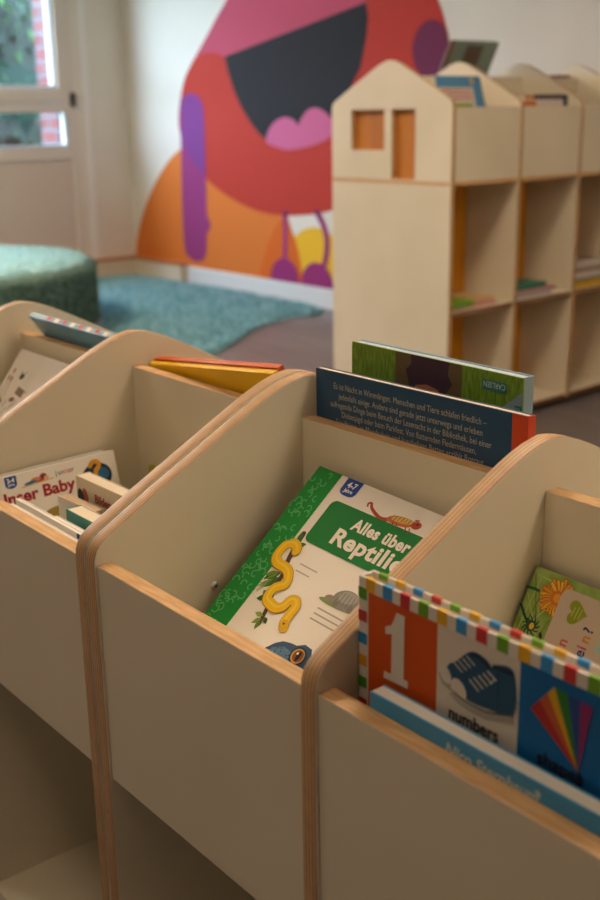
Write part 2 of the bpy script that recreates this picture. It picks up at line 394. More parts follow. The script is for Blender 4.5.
# ------------------------------------------------------------------ behind the middle bay: night book and green book
B = book('picture_book', 'dark navy book with white back-cover text and an orange-red spine', (0.0062, 0.3237, TF + 0.001), (1, 0, 0.0094), (-0.0094, 0, 1), 0.3345, 0.3098, 0.0115, '#2a4f70', PAGES, 'right', spine_col='#c8492a', inset=0.0008)
a = Art(); a.rect(0.3140, 0, 0.3345, 0.3097, '#cf4a28'); a.build('orange_spine_strip', B); box('spine_wrap', (.3342, .0005, -.0114), (.3349, .3096, .0002), [flat('#cf4a28', .35)], B)
a = Art(); dv = 0.0498
for k, (s_, x0, x1, y) in enumerate((('Es ist Nacht in Wimmlingen. Menschen und Tiere schlafen friedlich –', .0335, .2788, .2412), ('jedenfalls einige. Andere sind gerade jetzt unterwegs und erleben', .0426, .2741, .2292),
        ('aufregende Dinge beim Besuch der Lesenacht in der Bibliothek, bei einer', .0275, .2871, .2180), ('Diebesjagd oder beim Parkfest. Von flatternden Fledermäusen,', .0478, .2649, .2070), ('Streifzügen im Mondschein und kuscheligen Betten erzählt Rotraut', .0372, .2766, .1965))):
    a.text(s_, x0, y + dv - .002, 0.0108, '#b9b3a6', width=x1 - x0)
a.build('back_cover_lettering', B)
G = book('picture_book', 'green book standing upside down behind the navy book, topmost of the pair', (0.0213, 0.3672, TF + 0.003), (1, 0, -0.0038), (0.0038, 0, 1), 0.2715, 0.3375, 0.018, '#7d9c2e', noisy('bluish_pages', '#a9c0cc', '#c8d6da', 300, .8, (1, 1, 40)), 'right', spine_col='#8fa5ad', back='#8fb4c8', inset=0.0015)
a = Art(); q = 0.0777
gm = noisy('grass_print', '#5f8420', '#86a636', 60, 0.4, (6, 1, 1))
a.rect(0.0, 0.02, 0.2714, 0.3373, gm)
a.rect(0.0775, 0.02, 0.1840, 0.3373, '#6d5a3c')
a.poly([(.098, .17), (.094, .29), (.101, .300), (.095, .318), (.104, .326), (.103, .337), (.165, .337), (.163, .322), (.170, .312), (.161, .300), (.166, .285), (.160, .17)], '#4a3340')
a.ell(.1300, .292, .024, .0125, '#b06a42'); a.poly([(.106, .292), (.112, .302), (.130, .3055), (.148, .302), (.154, .292)], '#b5714a')
a.poly([(.225, .285), (.2714, .322), (.2714, .02), (.225, .02)], '#93a7ae')
a.build('cover_picture', G)
a = Art(z=0.0010)
a.rect(.2150, .3165, .2500, .3275, '#3b7f7c'); a.text('CARLSEN', .2485, .3258, 0.0092, '#c7d6cf', rot=PI, width=.031)
a.build('publisher_tag', G)
a = Art(z=0.0010)
a.rect(.262, .285, .2714, .306, '#2f7e84'); a.text('CARLSEN', .2632, .3040, 0.0080, '#c7d6cf', rot=-PI / 2, width=.018)
a.build('publisher_tag', G)

# ------------------------------------------------------------------ right bay: number book, blue book, daisy book
N_ = thing('board_book', 'board book with striped border showing a one, sneakers and a kite', 'book', frame((0.3812, 0.05, -0.1018), (1, 0, 0.0006), (-0.0006, 0, 1)))
WN, HN = 0.315, 0.2003
white = flat('#ddd6c8', 0.4)
SQ = ['#e0ad2c', '#3a92d0', '#c23a38', '#6ea32a']
def border_cover(nm, z0, th, start, drop):
    bm = bmesh.new(); bx(bm, (0, -0.03 + 0.001, z0 - th), (WN, HN, z0)); o = from_bm(nm, bm, white, N_, bevel=0.0012)
    bm = bmesh.new(); mats = [flat(c, 0.4) for c in SQ]; k = 0
    u = 0.0100
    while u < WN - 0.012:
        bx(bm, (u, HN - drop, z0 - th - 0.0002), (u + 0.0108, HN + 0.0004, z0 + 0.0005), (start + k) % 4); k += 1; u += 0.0208
    b = from_bm('border_squares', bm, mats, o)
    return o
front = border_cover('front_cover', 0, 0.0034, 0, 0.0118)
border_cover('back_cover', -0.0150, 0.0034, 3, 0.0050)
bm = bmesh.new(); bx(bm, (0.0, -0.029, -0.0150), (0.003, HN - 0.0005, -0.0034)); from_bm('spine', bm, white, N_)
box('page_block', (0.003, -0.028, -0.0150), (WN - 0.004, HN - 0.009, -0.0034), [WPAGES], N_)
a = Art(z=0.0006)
cols = ['#5a9a2c', '#b83634', '#2f82bf', '#d79a2a', '#4f9230', '#b83634', '#2f82bf', '#d79a2a', '#4f9230']
for k, c in enumerate(cols): a.rect(0.0006, 0.1800 - 0.0212 * k, 0.0112, 0.1905 - 0.0212 * k, c, lay=k == 0)
a.build('spine_edge_squares', front)
a = Art()
a.rect(0.0130, -0.028, 0.0945, 0.1885, '#cc5316'); a.rect(0.0945, -0.028, 0.1790, 0.1885, '#d6cdbd'); a.rect(0.1790, -0.028, 0.2640, 0.1885, '#0f63a0'); a.rect(0.2640, -0.028, 0.3130, 0.1885, '#d8b23a')
a.build('cover_tiles', front)
a = Art(z=0.0009)
a.poly([(.0350, .1575), (.0345, .1640), (.0420, .1680), (.0455, .1750), (.0480, .1815), (.0575, .1815), (.0570, .1235), (.0620, .1235), (.0620, .1165), (.0330, .1155), (.0335, .1222), (.0420, .1225), (.0425, .1600)], '#ddd5c6')
o = a.build('digit', front)
a = Art(z=0.0009)   # pair of sneakers
BL, DK, WHT, GR = '#24506f', '#1b3148', '#d9d2c4', '#a8a096'
a.stroke([(.0990, .1470), (.1030, .1400), (.1120, .1375), (.1250, .1370)], .0055, GR)
a.poly(spl2([(.1050, .1500), (.1080, .1580), (.1150, .1630), (.1290, .1765), (.1400, .1785), (.1520, .1720), (.1510, .1500), (.1300, .1420), (.1120, .1420)]), BL)
a.ell(.1045, .1475, .0058, .0080, WHT, .5)
a.poly([(.1290, .1765), (.1400, .1785), (.1520, .1720), (.1480, .1700), (.1390, .1745), (.1310, .1738)], DK)
for k in range(4): a.stroke([(.1135 + k * .0042, .1615 + k * .0036), (.1225 + k * .0042, .1565 + k * .0036)], .0011, WHT)
a.poly(spl2([(.1180, .1440), (.1260, .1530), (.1400, .1610), (.1500, .1680), (.1545, .1755), (.1735, .1770), (.1748, .1420), (.1500, .1360), (.1280, .1350)]), BL)
a.poly([(.1535, .1758), (.1735, .1772), (.1737, .1735), (.1640, .1722), (.1540, .1722)], DK)
a.ell(.1190, .1395, .0078, .0098, WHT, .6)
a.stroke([(.1115, .1350), (.1200, .1305), (.1330, .1288), (.1480, .1292), (.1750, .1375)], .0068, GR); a.stroke([(.1150, .1355), (.1220, .1335), (.1330, .1318), (.1480, .1322), (.1750, .1405)], .0016, '#5c5a58')
a.stroke([(.1600, .1420), (.1585, .1700)], .0010, DK)
for k in range(5): a.stroke([(.1300 + k * .0046, .1535 + k * .0036), (.1400 + k * .0044, .1470 + k * .0040)], .0015, WHT)
a.smooth([(.1480, .1680), (.1550, .1640), (.1510, .1580)], .0010, WHT)
a.build('sneakers_picture', front)
for wd_, x_, y_, w_ in (('numbers', .1085, .1105, .052), ('shapes', .1985, .1120, .042)):
    a = Art(z=0.0009); a.text(wd_, x_, y_, 0.0165, '#24211f', bold=.0004, width=w_); a.build('word_lettering', front)
a = Art(z=0.0009)   # kite
tip = (.2360, .1212); e0, e1, e2 = (.1905, .1545), (.2112, .1805), (.2448, .1778)
cut = [0, .38, .72, 1.0]
left = [tuple(e0[i] + (e1[i] - e0[i]) * c for i in (0, 1)) for c in cut]
cut2 = [0, .35, .68, 1.0]; right = [tuple(e1[i] + (e2[i] - e1[i]) * c for i in (0, 1)) for c in cut2]
for p_, q_, c in ((left[0], left[1], '#b0302c'), (left[1], left[2], '#bf5a38'), (left[2], left[3], '#d6a51e'), (right[0], right[1], '#2f7a34'), (right[1], right[2], '#2b4a8c'), (right[2], right[3], '#8a2f68')): a.poly([p_, q_, tip], c)
a.smooth([tip, (.2365, .1120), (.2340, .1040)], .0012, '#20242c')
a.build('kite_picture', front)

NB = book('picture_book', 'blue book with white script lettering, right behind the nearest front board', (0.4235, 0.0240, TF + 0.001), (1, 0, 0.0012), (-0.0012, 0, 1), 0.285, 0.1462, 0.0175, '#4a9ccc', WPAGES, 'right', inset=0.0004)
a = Art(); a.text('Nico Sternbaum', .0865, .1285, 0.0150, '#cfdcdc', width=.092, shear=.25, bold=.0004); a.build('lettering', NB)
def star(cx, cy, r, c):
    a.poly([(cx + (r if k % 2 == 0 else r * .45) * math.cos(PI / 2 + k * PI / 5), cy + (r if k % 2 == 0 else r * .45) * math.sin(PI / 2 + k * PI / 5)) for k in range(10)], c)
a = Art(); star(.1785, .1375, .004, '#c9d6d6'); a.build('star', NB)

r_ = (0.9996, 0, -0.028); u_ = (0.0243, 0.4960, 0.8680)
ln = Vector(u_).normalized(); O_ = Vector((0.3848, 0.2895, 0.0412)) - ln * .2
DS = 0.0315
D = book('picture_book', 'green book with an orange daisy and a beige panel, leaning in the right bay', O_ + ln * DS, r_, u_, 0.205, 0.2 - DS, 0.008, '#8fae4e', PAGES, 'left', back='#7f9a44')
dm = noisy('meadow_print', '#7d9d3e', '#a9c46a', 40, 0.4)
a = Art(); a.rect(0.0004, DS + 0.0004, 0.2046, 0.1996, dm)
for k in range(14): a.stroke([(random.uniform(0, .04), random.uniform(.12, .198)), (random.uniform(0, .05), random.uniform(.12, .198))], .0012, random.choice(['#6b8c35', '#b9d07c']))
a.smooth([(.0, .1770), (.012, .1775), (.024, .1740)], .0030, '#2f6a4a'); a.smooth([(.0, .158), (.010, .148), (.018, .142)], .003, '#1f5a3e')
for k in range(26):
    an = k * 2 * PI / 26 + random.uniform(-.08, .08); l = random.uniform(.016, .0215); c = random.choice(['#e5b02a', '#edbf3c', '#e09a28'])
    cx, cy = .0365, .1775; ca, sa = math.cos(an), math.sin(an)
    pts = [(.004, -.0012), (l * .7, -.0022), (l, -.0010), (l * .96, .0014), (l * .7, .0022), (.004, .0012)]
    a.poly([(cx + x * ca - y * sa, cy + x * sa + y * ca) for x, y in [(x * 1.04, y * 1.5) for x, y in pts]], '#b5502a'); a.poly([(cx + x * ca - y * sa, cy + x * sa + y * ca) for x, y in pts], c)
a.ell(.0365, .1775, .0075, .0075, '#d5762a'); a.ell(.0365, .1775, .0045, .0045, '#e3a23a')
for k in range(11):
    an = k * .571; a.smooth([(.0204, .1424), (.0204 + .006 * math.cos(an), .1424 + .006 * math.sin(an)), (.0204 + .0105 * math.cos(an + .3), .1424 + .0105 * math.sin(an + .3))], .0022, '#1f4d38', taper=.4)
a.ell(.0204, .1424, .0055, .0055, '#2a5a3f'); a.ell(.0215, .1424, .0028, .0034, '#e0b52c')
a.smooth([(.033, .128), (.036, .134), (.034, .139)], .003, '#3a3222')
a.build('daisy_picture', D, (0, -DS, 0))
a = Art(z=.0026); a.rrect(.0402, DS + .0004, .2046, .1905, .008, '#c9b7a3', '1001'); a.build('beige_panel', D, (0, -DS, 0))
a = Art(z=.0030)
hx, hy, hr = .0628, .1715, .0125
hp = []
for k in range(40):
    tt = k * 2 * PI / 40; x = 16 * math.sin(tt) ** 3 / 17; y = (13 * math.cos(tt) - 5 * math.cos(2 * tt) - 2 * math.cos(3 * tt) - math.cos(4 * tt)) / 17
    an = PI / 2 + .12; hp.append((hx + hr * (x * math.cos(an) - y * math.sin(an)), hy + hr * (x * math.sin(an) + y * math.cos(an))))
a.poly(hp, '#8a9a1e')
for dx, w_ in ((-.004, .010), (.000, .013), (.004, .010)): a.stroke([(hx + dx, hy - w_ / 2), (hx + dx + .001, hy + w_ / 2)], .0010, '#b8bf6a')
a.build('heart_badge', D, (0, -DS, 0))
a = Art(z=.0030)
for ch, x, y, c in (('e', .0868, .1335, '#2c3e7c'), ('i', .0868, .1415, '#c0436a'), ('n', .0868, .1480, '#d08a2c'), ('?', .0868, .1580, '#2c3e7c'), ('n', .0655, .1365, '#c85a60'), ('i', .0655, .1300, '#2c3e7c')):
    a.text(ch, x, y, .0155, c, rot=PI / 2, bold=.0003)
a.ell(.0980, .1478, .0035, .0035, '#9fc3bd')
a.build('lettering', D, (0, -DS, 0))

# ------------------------------------------------------------------ left bay: baby book and small books
TLb = Vector((-0.3737, 0.0328, -0.0023)); ub = Vector((-0.2426, -0.0208, 0.9699)).normalized(); HB = 0.1285
Bb = book('picture_book', 'white baby book with dark red title, leaning on the left wall of its bay', TLb - ub * HB, (0, 0.9998, 0.0214), ub, 0.2115, HB, 0.012, '#ebe6db', WPAGES, 'left')
a = Art(); dv = HB - .18
a.poly([(.0345, .1785 + dv), (.0345, .1660 + dv), (.0375, .1625 + dv), (.0435, .1610 + dv), (.0495, .1625 + dv), (.0525, .1660 + dv), (.0525, .1785 + dv)], '#1d4a9c')
a.text('2-4', .0435, .1700 + dv, .0085, '#f0ebe0', 'CENTER', .0003); a.text('Jahre', .0435, .1650 + dv, .0050, '#f0ebe0', 'CENTER', .0001)
a.build('age_tag', Bb)
a = Art(); a.text('Unser Baby', .0150, .1395 + dv, .0235, '#a3202e', bold=.0008, width=.124)
a.build('title_lettering', Bb)
a = Art()
for ch, x, c in (('j', .1120, '#4a8a3c'), ('u', .1160, '#3a6ab0'), ('n', .1220, '#c23a5a'), ('i', .1280, '#d08a2c'), ('o', .1312, '#b0304a'), ('r', .1375, '#8a3a8a')): a.text(ch, x, .1640 + dv, .0105, c, bold=.0002)
a.build('series_lettering', Bb)
a = Art()
a.stroke([(.058, .1590 + dv), (.108, .1620 + dv)], .0014, '#c9a55a'); a.ell(.0860, .1650 + dv, .0140, .0035, '#b5483e', .05); a.ell(.0930, .1680 + dv, .0055, .0042, '#8a3a3a'); a.ell(.0810, .1660 + dv, .008, .003, '#c98a6a'); a.ell(.0720, .1630 + dv, .0100, .0022, '#3f6a96', .1); a.ell(.0975, .1650 + dv, .004, .003, '#d9b08a')
a.build('crawling_picture', Bb)
a = Art()
a.ell(.1765, .1480 + dv, .0245, .0200, '#1f3346'); a.ell(.1850, .1500 + dv, .0120, .0100, '#2f6a94'); a.ell(.1690, .1430 + dv, .0080, .0070, '#39536a')
qm = [(.1680, .1650 + dv), (.1720, .1695 + dv), (.1790, .1700 + dv), (.1830, .1655 + dv), (.1805, .1605 + dv), (.1760, .1570 + dv), (.1755, .1530 + dv)]
a.smooth(qm, .0068, '#d8992a'); a.ell(.1755, .1465 + dv, .0035, .0035, '#d8992a')
a.build('question_mark_badge', Bb)
a = Art(); a.ell(.1050, .1080 + dv, .0260, .0130, '#a08a3a'); a.ell(.0700, .1020 + dv, .0200, .0100, '#8a9a4a'); a.ell(.125, .100 + dv, .018, .009, '#c29a6a'); a.build('cover_picture', Bb)

zt = TF + 0.001
def sbook(label, x0, y, w, h, th, cover, pages=WPAGES, yaw=0.0, spine='left', name='pocket_book', group='small books in the left bay', **k):
    return book(name, label, (x0, y, zt), (math.cos(yaw), math.sin(yaw), 0), (0, 0, 1), w, h, th, cover, pages, spine, board=.0014, inset=.001, group=group, **k)
sbook('thin white book standing right behind the front board of the left bay', -.268, .0246, .200, .1295, .0060, '#efebe2')
sb = sbook('thin white book with a small blue mark, second from the front board', -.272, .0365, .175, .1330, .0070, '#efebe2')
a = Art(); a.rect(.166, .124, .1735, .1325, '#2f4f9c'); a.build('blue_mark', sb)
cb = sbook('cream paperback with dark red lettering, standing before the baby book', -.2790, .1300, .190, .1435, .0215, '#dacdb0', PAGES, .02, 'left')
a = Art(); a.ell(.024, .118, .007, .012, '#b05a3c', .3); a.ell(.012, .112, .009, .015, '#23303c', .2); a.text('Bilder', .048, .1160, .017, '#a33434', bold=.0005); a.rect(.03, .05, .15, .10, '#3d6a5c'); a.build('cover_print', cb)
sbook('chunky book with cream page edges and a teal cover, between small white books', -.2090, .0760, .150, .1265, .0240, '#3f8a82', PAGES, .0, 'left', back='#cfc9bd')
sbook('small white book with brown page edges behind the teal chunky book', -.2790, .1010, .090, .1205, .0150, '#d5cfc4', noisy('brown_pages', '#b79a78', '#c7ab8a', 300, .8, (1, 40, 1)), .05, 'left')
sbook('low white book standing in front of the teal-covered chunky book', -.2150, .0530, .155, .1180, .0140, '#d8d2c6')
yb = book('picture_book', 'yellow-green book whose corner shows against the middle board, left bay', (-.3486, .2780, TF + .005), (1, 0, .0), (0, .10, .99), .16, .1035, .009, '#b0b02c', WPAGES, 'left')
a = Art(); a.ell(.012, .094, .006, .006, '#d8cf3a'); a.rect(.022, .084, .15, .102, '#6c5c7a'); a.build('cover_print', yb)

mb = frame(TLb - ub * HB, (0, 0.9998, 0.0214), ub); mb2 = mb.copy(); mb2.translation = mb.translation + mb.to_3x3() @ Vector((-.004, .0035, -.0155))
book('picture_book', 'thin white book squeezed between the baby book and the side wall of its bay', None, None, None, .206, HB - .0005, .005, '#ddd7cb', WPAGES, mat=mb2)
# ------------------------------------------------------------------ leftmost bay: white drawing book
TLw = Vector((-0.7600, 0.2925, 0.0922)); uw = Vector((0.0044, 0.6015, 0.7988)).normalized(); HW = 0.270
Wb = book('picture_book', 'white book with small ink drawings, leaning in the leftmost bay', TLw - uw * HW, (1, 0, -0.0055), uw, 0.235, HW, 0.009, '#f0eae0', WPAGES, 'left')
a = Art(); d_ = HW - .22
a.rect(.0950, .0, .2346, HW - .0004, '#f3eee5')
for x, y in ((.0190, .1790), (.0130, .1640), (.0240, .1640)):
    a.ell(x, y + d_, .0025, .0050, '#96404a'); a.smooth([(x, y + d_ - .004), (x + .003, y + d_ - .022), (x + .010, y + d_ - .045)], .0009, '#8a8a82')
a.ell(.0530, .1735 + d_, .0075, .0055, '#3c4450', .4); a.stroke([(.046, .183 + d_), (.050, .174 + d_)], .002, '#3c4450'); a.stroke([(.058, .180 + d_), (.064, .184 + d_)], .0016, '#5a6a4a')
a.poly([(.0580, .1420 + d_), (.0600, .1560 + d_), (.0860, .1520 + d_), (.0850, .1380 + d_)], '#8b766c'); a.stroke([(.086, .150 + d_), (.094, .150 + d_)], .0014, '#5a504c'); a.stroke([(.078, .185 + d_), (.077, .160 + d_)], .0006, '#7a7a74')
a.ell(.0600, .1300 + d_, .0085, .0045, '#96606a', .2); a.ell(.016, .1220 + d_, .016, .0055, '#8a9a3c', -.2); a.ell(.014, .0980 + d_, .018, .0080, '#96a044', -.2); a.ell(.018, .086 + d_, .017, .005, '#9a7a5a')
for x, y in ((.040, .112), (.050, .100), (.062, .110), (.030, .095), (.070, .118)): a.stroke([(x, y + d_), (x + .006, y + d_ + .014)], .0016, random.choice(['#6a6a70', '#4a4a52', '#7a6a64']))
a.ell(.040, .075 + d_, .030, .010, '#8a94a8', .1)
a.build('ink_drawings', Wb)

# ------------------------------------------------------------------ behind the left unit: leaning books
ut = Vector((0, -0.025, 0.035)).normalized()
HL = 0.318
SB = book('picture_book', 'light blue book with a red and white striped edge, leaning over the far middle board', Vector((-0.7330, 0.2976, 0.1525)) - ut * HL, (1, 0, 0.0), ut, 0.290, HL, 0.011, '#62a8d8', PAGES, 'top', inset=.001, group=None, spine_col='#4f7f9c')
a = Art(); a.rect(.01, HL - .075, .28, HL - .055, '#3f6f8c'); a.build('cover_picture', SB)
bm = bmesh.new()
for k in range(8): bx(bm, (.062 + k * .027, HL - .0002, -.0105), (.062 + k * .027 + .013, HL + .0005, -.0020), k % 2)
from_bm('spine_stripes', bm, [flat('#a8443a'), flat('#ddd2c2'), flat('#a8443a')], SB)
P1, P2 = Vector((-0.3985, 0.3285, 0.1178)), Vector((-0.0600, 0.3090, 0.1610))
rr = (P2 - P1).normalized(); Lb = .334
uu = rr.cross(Vector((0, -0.947, -0.322)))
uu = -uu if uu.z < 0 else uu
HY = .118
YB = book('picture_book', 'yellow book leaning askew below the orange book, behind the left unit', P1 - uu * HY, rr, uu, Lb, HY, .010, '#f2c214', flat('#c98f1e', .6), 'top', inset=.001, group='books leaning behind the left unit')
m = frame(P1 - uu * HY, rr, uu); m3 = m.copy(); m3.translation = m.translation + m.to_3x3() @ Vector((0.001, 0.0030, -0.0105))
OB = book('picture_book', 'orange book leaning askew on top of the yellow book, behind the left unit', None, None, None, Lb, HY, .010, '#cf5f2c', flat('#b5542a', .6), 'top', mat=m3, inset=.001, group='books leaning behind the left unit')

# ------------------------------------------------------------------ the house bookcase in the background
RP, RA = Vector((-1.7554, 2.4506, 0.4936)), math.radians(1.582)
HR, WR, MZ, BZ = 0.2572, 0.3597, -0.7282, -1.1798
RB = FL - RP.z                        # floor in the bookcase's frame
case_m = Matrix.Translation(Vector((RP.x, RP.y, FL))) @ Matrix.Rotation(RA, 4, 'Z')
case = thing('house_bookcase', 'tall cream bookcase with house-shaped gable ends standing before the mural', 'bookcase', case_m)
up = -RB
DR = 0.6233
def rg(bottom):     # gable in (y -> -x local, z); mirrored so that the bookcase front is local x = 0
    s_ = DR / (2 * YC)
    return [(y * s_, z) for y, z in gable(bottom)]
def rslab(name, y0, bottom, holes=(), top=True, outline=None, mats=None):
    o = slab(name, outline or rg(bottom), T, mats or [LAM, PLX], case, (0, y0, up), holes)
    o.rotation_euler = (0, 0, PI / 2); o.location = (0, y0, up)   # board's y -> -x, its thickness x -> +y
    return o
hole_w = [(.336, -.003), (.513, -.003), (.513, -.150), (.336, -.150)]
hole_d = [(.178, -.003), (.297, -.003), (.297, -.2535), (.178, -.2535)]
e = rslab('gable_end', 0, -HR + .0005, [hole_w, hole_d])
box('window_backing', (.0006, .16, -.2560), (.0065, .53, .010), [ORANGE_WOOD], case, 0, (0, T, up)).rotation_euler = (0, 0, PI / 2)
box('lower_end_panel', (0, 0, 0), (T, DR, -HR - .013 - BZ), [LAM, PLX], case, .0012, (0, 0, up + BZ), edge='yz').rotation_euler = (0, 0, PI / 2)
box('seam_board', (-DR, -.001, -HR - .0125), (.002, 3 * (WR + T) + T, -HR), [EDGE], case, .001, (0, 0, up))
ys = [T + k * (WR + T) for k in range(3)]
for k in range(3):
    y1 = ys[k] + WR
    rslab('divider_gable', y1, -HR + .0005)
    box('lower_divider', (0, 0, 0), (T, DR, -HR - .013 - BZ), [LAM, PLX], case, .0012, (0, y1, up + BZ), edge='yz').rotation_euler = (0, 0, PI / 2)
    g = .0004
    box('trough_front', (-REC - T, ys[k] + g, -HR + g), (-REC, y1 - g, 0), [LAM, EDGE], case, .001, (0, 0, up), edge='z')
    box('trough_back', (-DR + REC, ys[k] + g, -HR + g), (-DR + REC + T, y1 - g, 0), [LAM, EDGE], case, .001, (0, 0, up), edge='z')
    box('spine_board', (-DR / 2 - T / 2, ys[k] + .007, -HR + g), (-DR / 2 + T / 2, y1 - g, .116), [LAM, EDGE], case, .001, (0, 0, up), edge='z')
    box('cubby_back', (-.262, ys[k] + g, BZ + T), (-.250, y1 - g, -HR - .013), [ORANGE_BOARD], case, 0, (0, 0, up))
    box('cubby_shelf', (-.2495, ys[k] + g, MZ - T), (-.003, y1 - g, MZ), [LAM, PLZ], case, .001, (0, 0, up), edge='x')
    box('base_board', (-DR + .002, ys[k] + g, BZ), (-.003, y1 - g, BZ + T), [LAM, PLZ], case, .001, (0, 0, up), edge='x')
box('plinth', (-DR + .04, .03, RB + .0005), (-.04, 3 * (WR + T) - .02, BZ - .0005), [flat('#3a332d')], case, 0, (0, 0, up))
rotm = Matrix.Rotation(RA, 4, 'Z')
def rpt(x, y, z): return Vector(RP) + rotm.to_3x3() @ Vector((x, y, z))
def rdir(x, y, z): return rotm.to_3x3() @ Vector((x, y, z))
# books in the bookcase's troughs
hb = .25
uR = Vector((-.28, 0, .96)).normalized()
b1 = book('picture_book', 'blue, white and red picture book leaning in the bookcase trough beside the house end', rpt(-.112, .024, .109) - rdir(*(uR * hb)), rdir(0, 1, 0), rdir(*uR), .246, hb, .010, '#d8cdc0', WPAGES, group='books in the bookcase troughs')
a = Art(); a.rect(.0004, .208, .2456, hb - .0004, '#4f8ab4'); a.rect(.195, .05, .2456, hb - .0004, '#4a82ac'); a.rect(.0004, .100, .180, .150, '#7a9a2c')
for y in (.198, .183, .168): a.stroke([(.02, y), (.185, y - .002)], .006, '#b04a4c')
a.ell(.195, .232, .012, .015, '#b9a07a'); a.build('cover_picture', b1)
b2 = book('picture_book', 'white book with a navy top edge standing in the second trough of the bookcase', rpt(-.032, .452, -.235), rdir(0, 1, 0), rdir(-.05, 0, 1), .272, .278, .012, '#d5cbc0', WPAGES, 'top', spine_col='#7a3a44', group='books in the bookcase troughs')
a = Art(); a.rect(.06, .262, .2715, .2775, '#3a3550'); a.rect(.245, .19, .2715, .2775, '#2c3040'); a.rect(.0004, .2, .075, .256, '#c9762e'); a.rect(.0004, .262, .06, .2775, '#c98a4a'); a.build('cover_picture', b2)
u3 = Vector((.055, 0, .112)).normalized(); h3 = .30
b3 = book('picture_book', 'dark grey-green book standing tallest above the bookcase gables', rpt(-.372, .408, .250) - rdir(*(u3 * h3)), rdir(0, 1, 0), rdir(*u3), .290, h3, .012, '#87998e', PAGES, 'left', spine_col='#7a4a4a', group='books in the bookcase troughs')
a = Art(); a.rect(.0, .0, .018, h3, '#6a4448'); a.rect(.018, .0, .024, h3, '#a8987c'); a.rect(.10, .20, .20, .285, '#6a6258'); a.ell(.15, .245, .04, .02, '#74584e'); a.build('cover_picture', b3)
b4 = book('picture_book', 'dark red book whose top shows above the third trough of the bookcase', rpt(-.332, 1.005, -.170), rdir(0, 1, 0), rdir(0, 0, 1), .128, .298, .014, '#7c3438', PAGES, 'left', group='books in the bookcase troughs')
# books lying on the middle shelves
def flatbook(label, x0, y0, z0, wx, wy, th, cover, pages=WPAGES, yaw=0.0):
    c, s_ = math.cos(yaw), math.sin(yaw)
    return book('picture_book', label, rpt(x0, y0, z0 + th), rdir(-s_, c, 0), rdir(-c, -s_, 0), wy, wx, th, cover, pages, 'bottom', board=.002, inset=.002, group='books lying on the bookcase shelves')
z0 = MZ + .0006
flatbook('pink book lying on the first middle shelf under the green and beige books', -.030, .050, z0, .19, .265, .012, '#c98a88')
flatbook('green-spined book lying on the first middle shelf', -.014, .036, z0 + .0125, .17, .125, .019, '#6fa02c')
flatbook('beige book lying beside the green-spined book on the first middle shelf', -.040, .166, z0 + .0125, .18, .140, .014, '#c9a978', PAGES)
flatbook('grey book lying lowest on the second middle shelf', -.020, .412, z0, .20, .240, .016, '#a8aab0')
flatbook('pink book lying in the middle of the stack on the second shelf', -.018, .432, z0 + .0165, .19, .245, .015, '#c08a84', WPAGES, .03)
flatbook('teal book lying on top of the stack on the second shelf', -.022, .414, z0 + .033, .18, .200, .022, '#2f7a62')
flatbook('yellow book lying lowest on the third middle shelf', -.016, .795, z0, .20, .290, .026, '#d2a41c', WPAGES)
flatbook('green book lying above the yellow book on the third shelf', -.022, .800, z0 + .0265, .19, .27, .012, '#5a7a3a')
flatbook('white book lying third from the bottom on the third shelf', -.018, .790, z0 + .039, .20, .30, .026, '#cfc6ba')
flatbook('brown-spined book lying second from the top on the third shelf', -.030, .800, z0 + .0655, .19, .27, .014, '#8a6a4c')
flatbook('pale book lying on top of the stack on the third shelf', -.022, .795, z0 + .080, .19, .28, .022, '#c4bcb2')

# ------------------------------------------------------------------ room
def sbox(name, lo, hi, mat, bevel=0): return struct(box(name, lo, hi, [mat], None, bevel))
sbox('floor', (XW - .1, YF - .1, FL - .05), (XR + .1, YW + .1, FL), FLOOR)
sbox('ceiling', (XW - .1, YF - .1, ZC), (XR + .1, YW + .1, ZC + .1), CEIL)
sbox('wall_back', (XW - .1, YW, FL), (XR + .1, YW + .1, ZC), WALL)
sbox('wall_right', (XR, YF, FL), (XR + .1, YW, ZC), WALL)
sbox('wall_front', (XW - .1, YF - .1, FL), (XR + .1, YF, ZC), WALL)
WY0, WY1, WZ0, WZ1 = 0.40, 3.625, FL + .14, 1.75  # opening widened out of view to let more daylight onto the mural wall
bm = bmesh.new()
bx(bm, (XW - .1, YF, FL), (XW, WY0, ZC)); bx(bm, (XW - .1, WY1, FL), (XW, YW, ZC)); bx(bm, (XW - .1, WY0, WZ1), (XW, WY1, ZC)); bx(bm, (XW - .1, WY0, FL), (XW, WY1, WZ0))
struct(from_bm('wall_left', bm, WALL))
sbox('trim_1', (XW - .38, WY1 - .09, FL), (XW - .101, WY1 + .5, WZ1 + .4), BRICK)
# window: frame, transom, sash bead, lower infill panel, glass
fw = flat('#d6ccbf', 0.45)
win = bpy.data.objects.new('window_1', None); COL.objects.link(win); struct(win); win.location = (XW, WY0, WZ0)
def wb(name, lo, hi, mat, bevel=.004):
    return box(name, tuple(a_ - b_ for a_, b_ in zip(lo, (XW, WY0, WZ0))), tuple(a_ - b_ for a_, b_ in zip(hi, (XW, WY0, WZ0))), [mat], win, bevel)
x0, x1 = XW - .07, XW + .012
wb('frame_jamb', (x0, 3.572, WZ0), (x1, WY1, WZ1), fw); wb('frame_jamb', (x0, WY0, WZ0), (x1, WY0 + .06, WZ1), fw)
wb('frame_head', (x0, WY0 + .06, WZ1 - .06), (x1, 3.572, WZ1), fw)
wb('transom', (x0, WY0 + .06, .520), (x1, 3.572, .588), fw)
wb('sill_rail', (x0, WY0 + .06, .185), (x1, 3.572, .262), fw)
wb('mullion', (x0, 2.60, .262), (x1, 2.67, WZ1 - .06), fw)
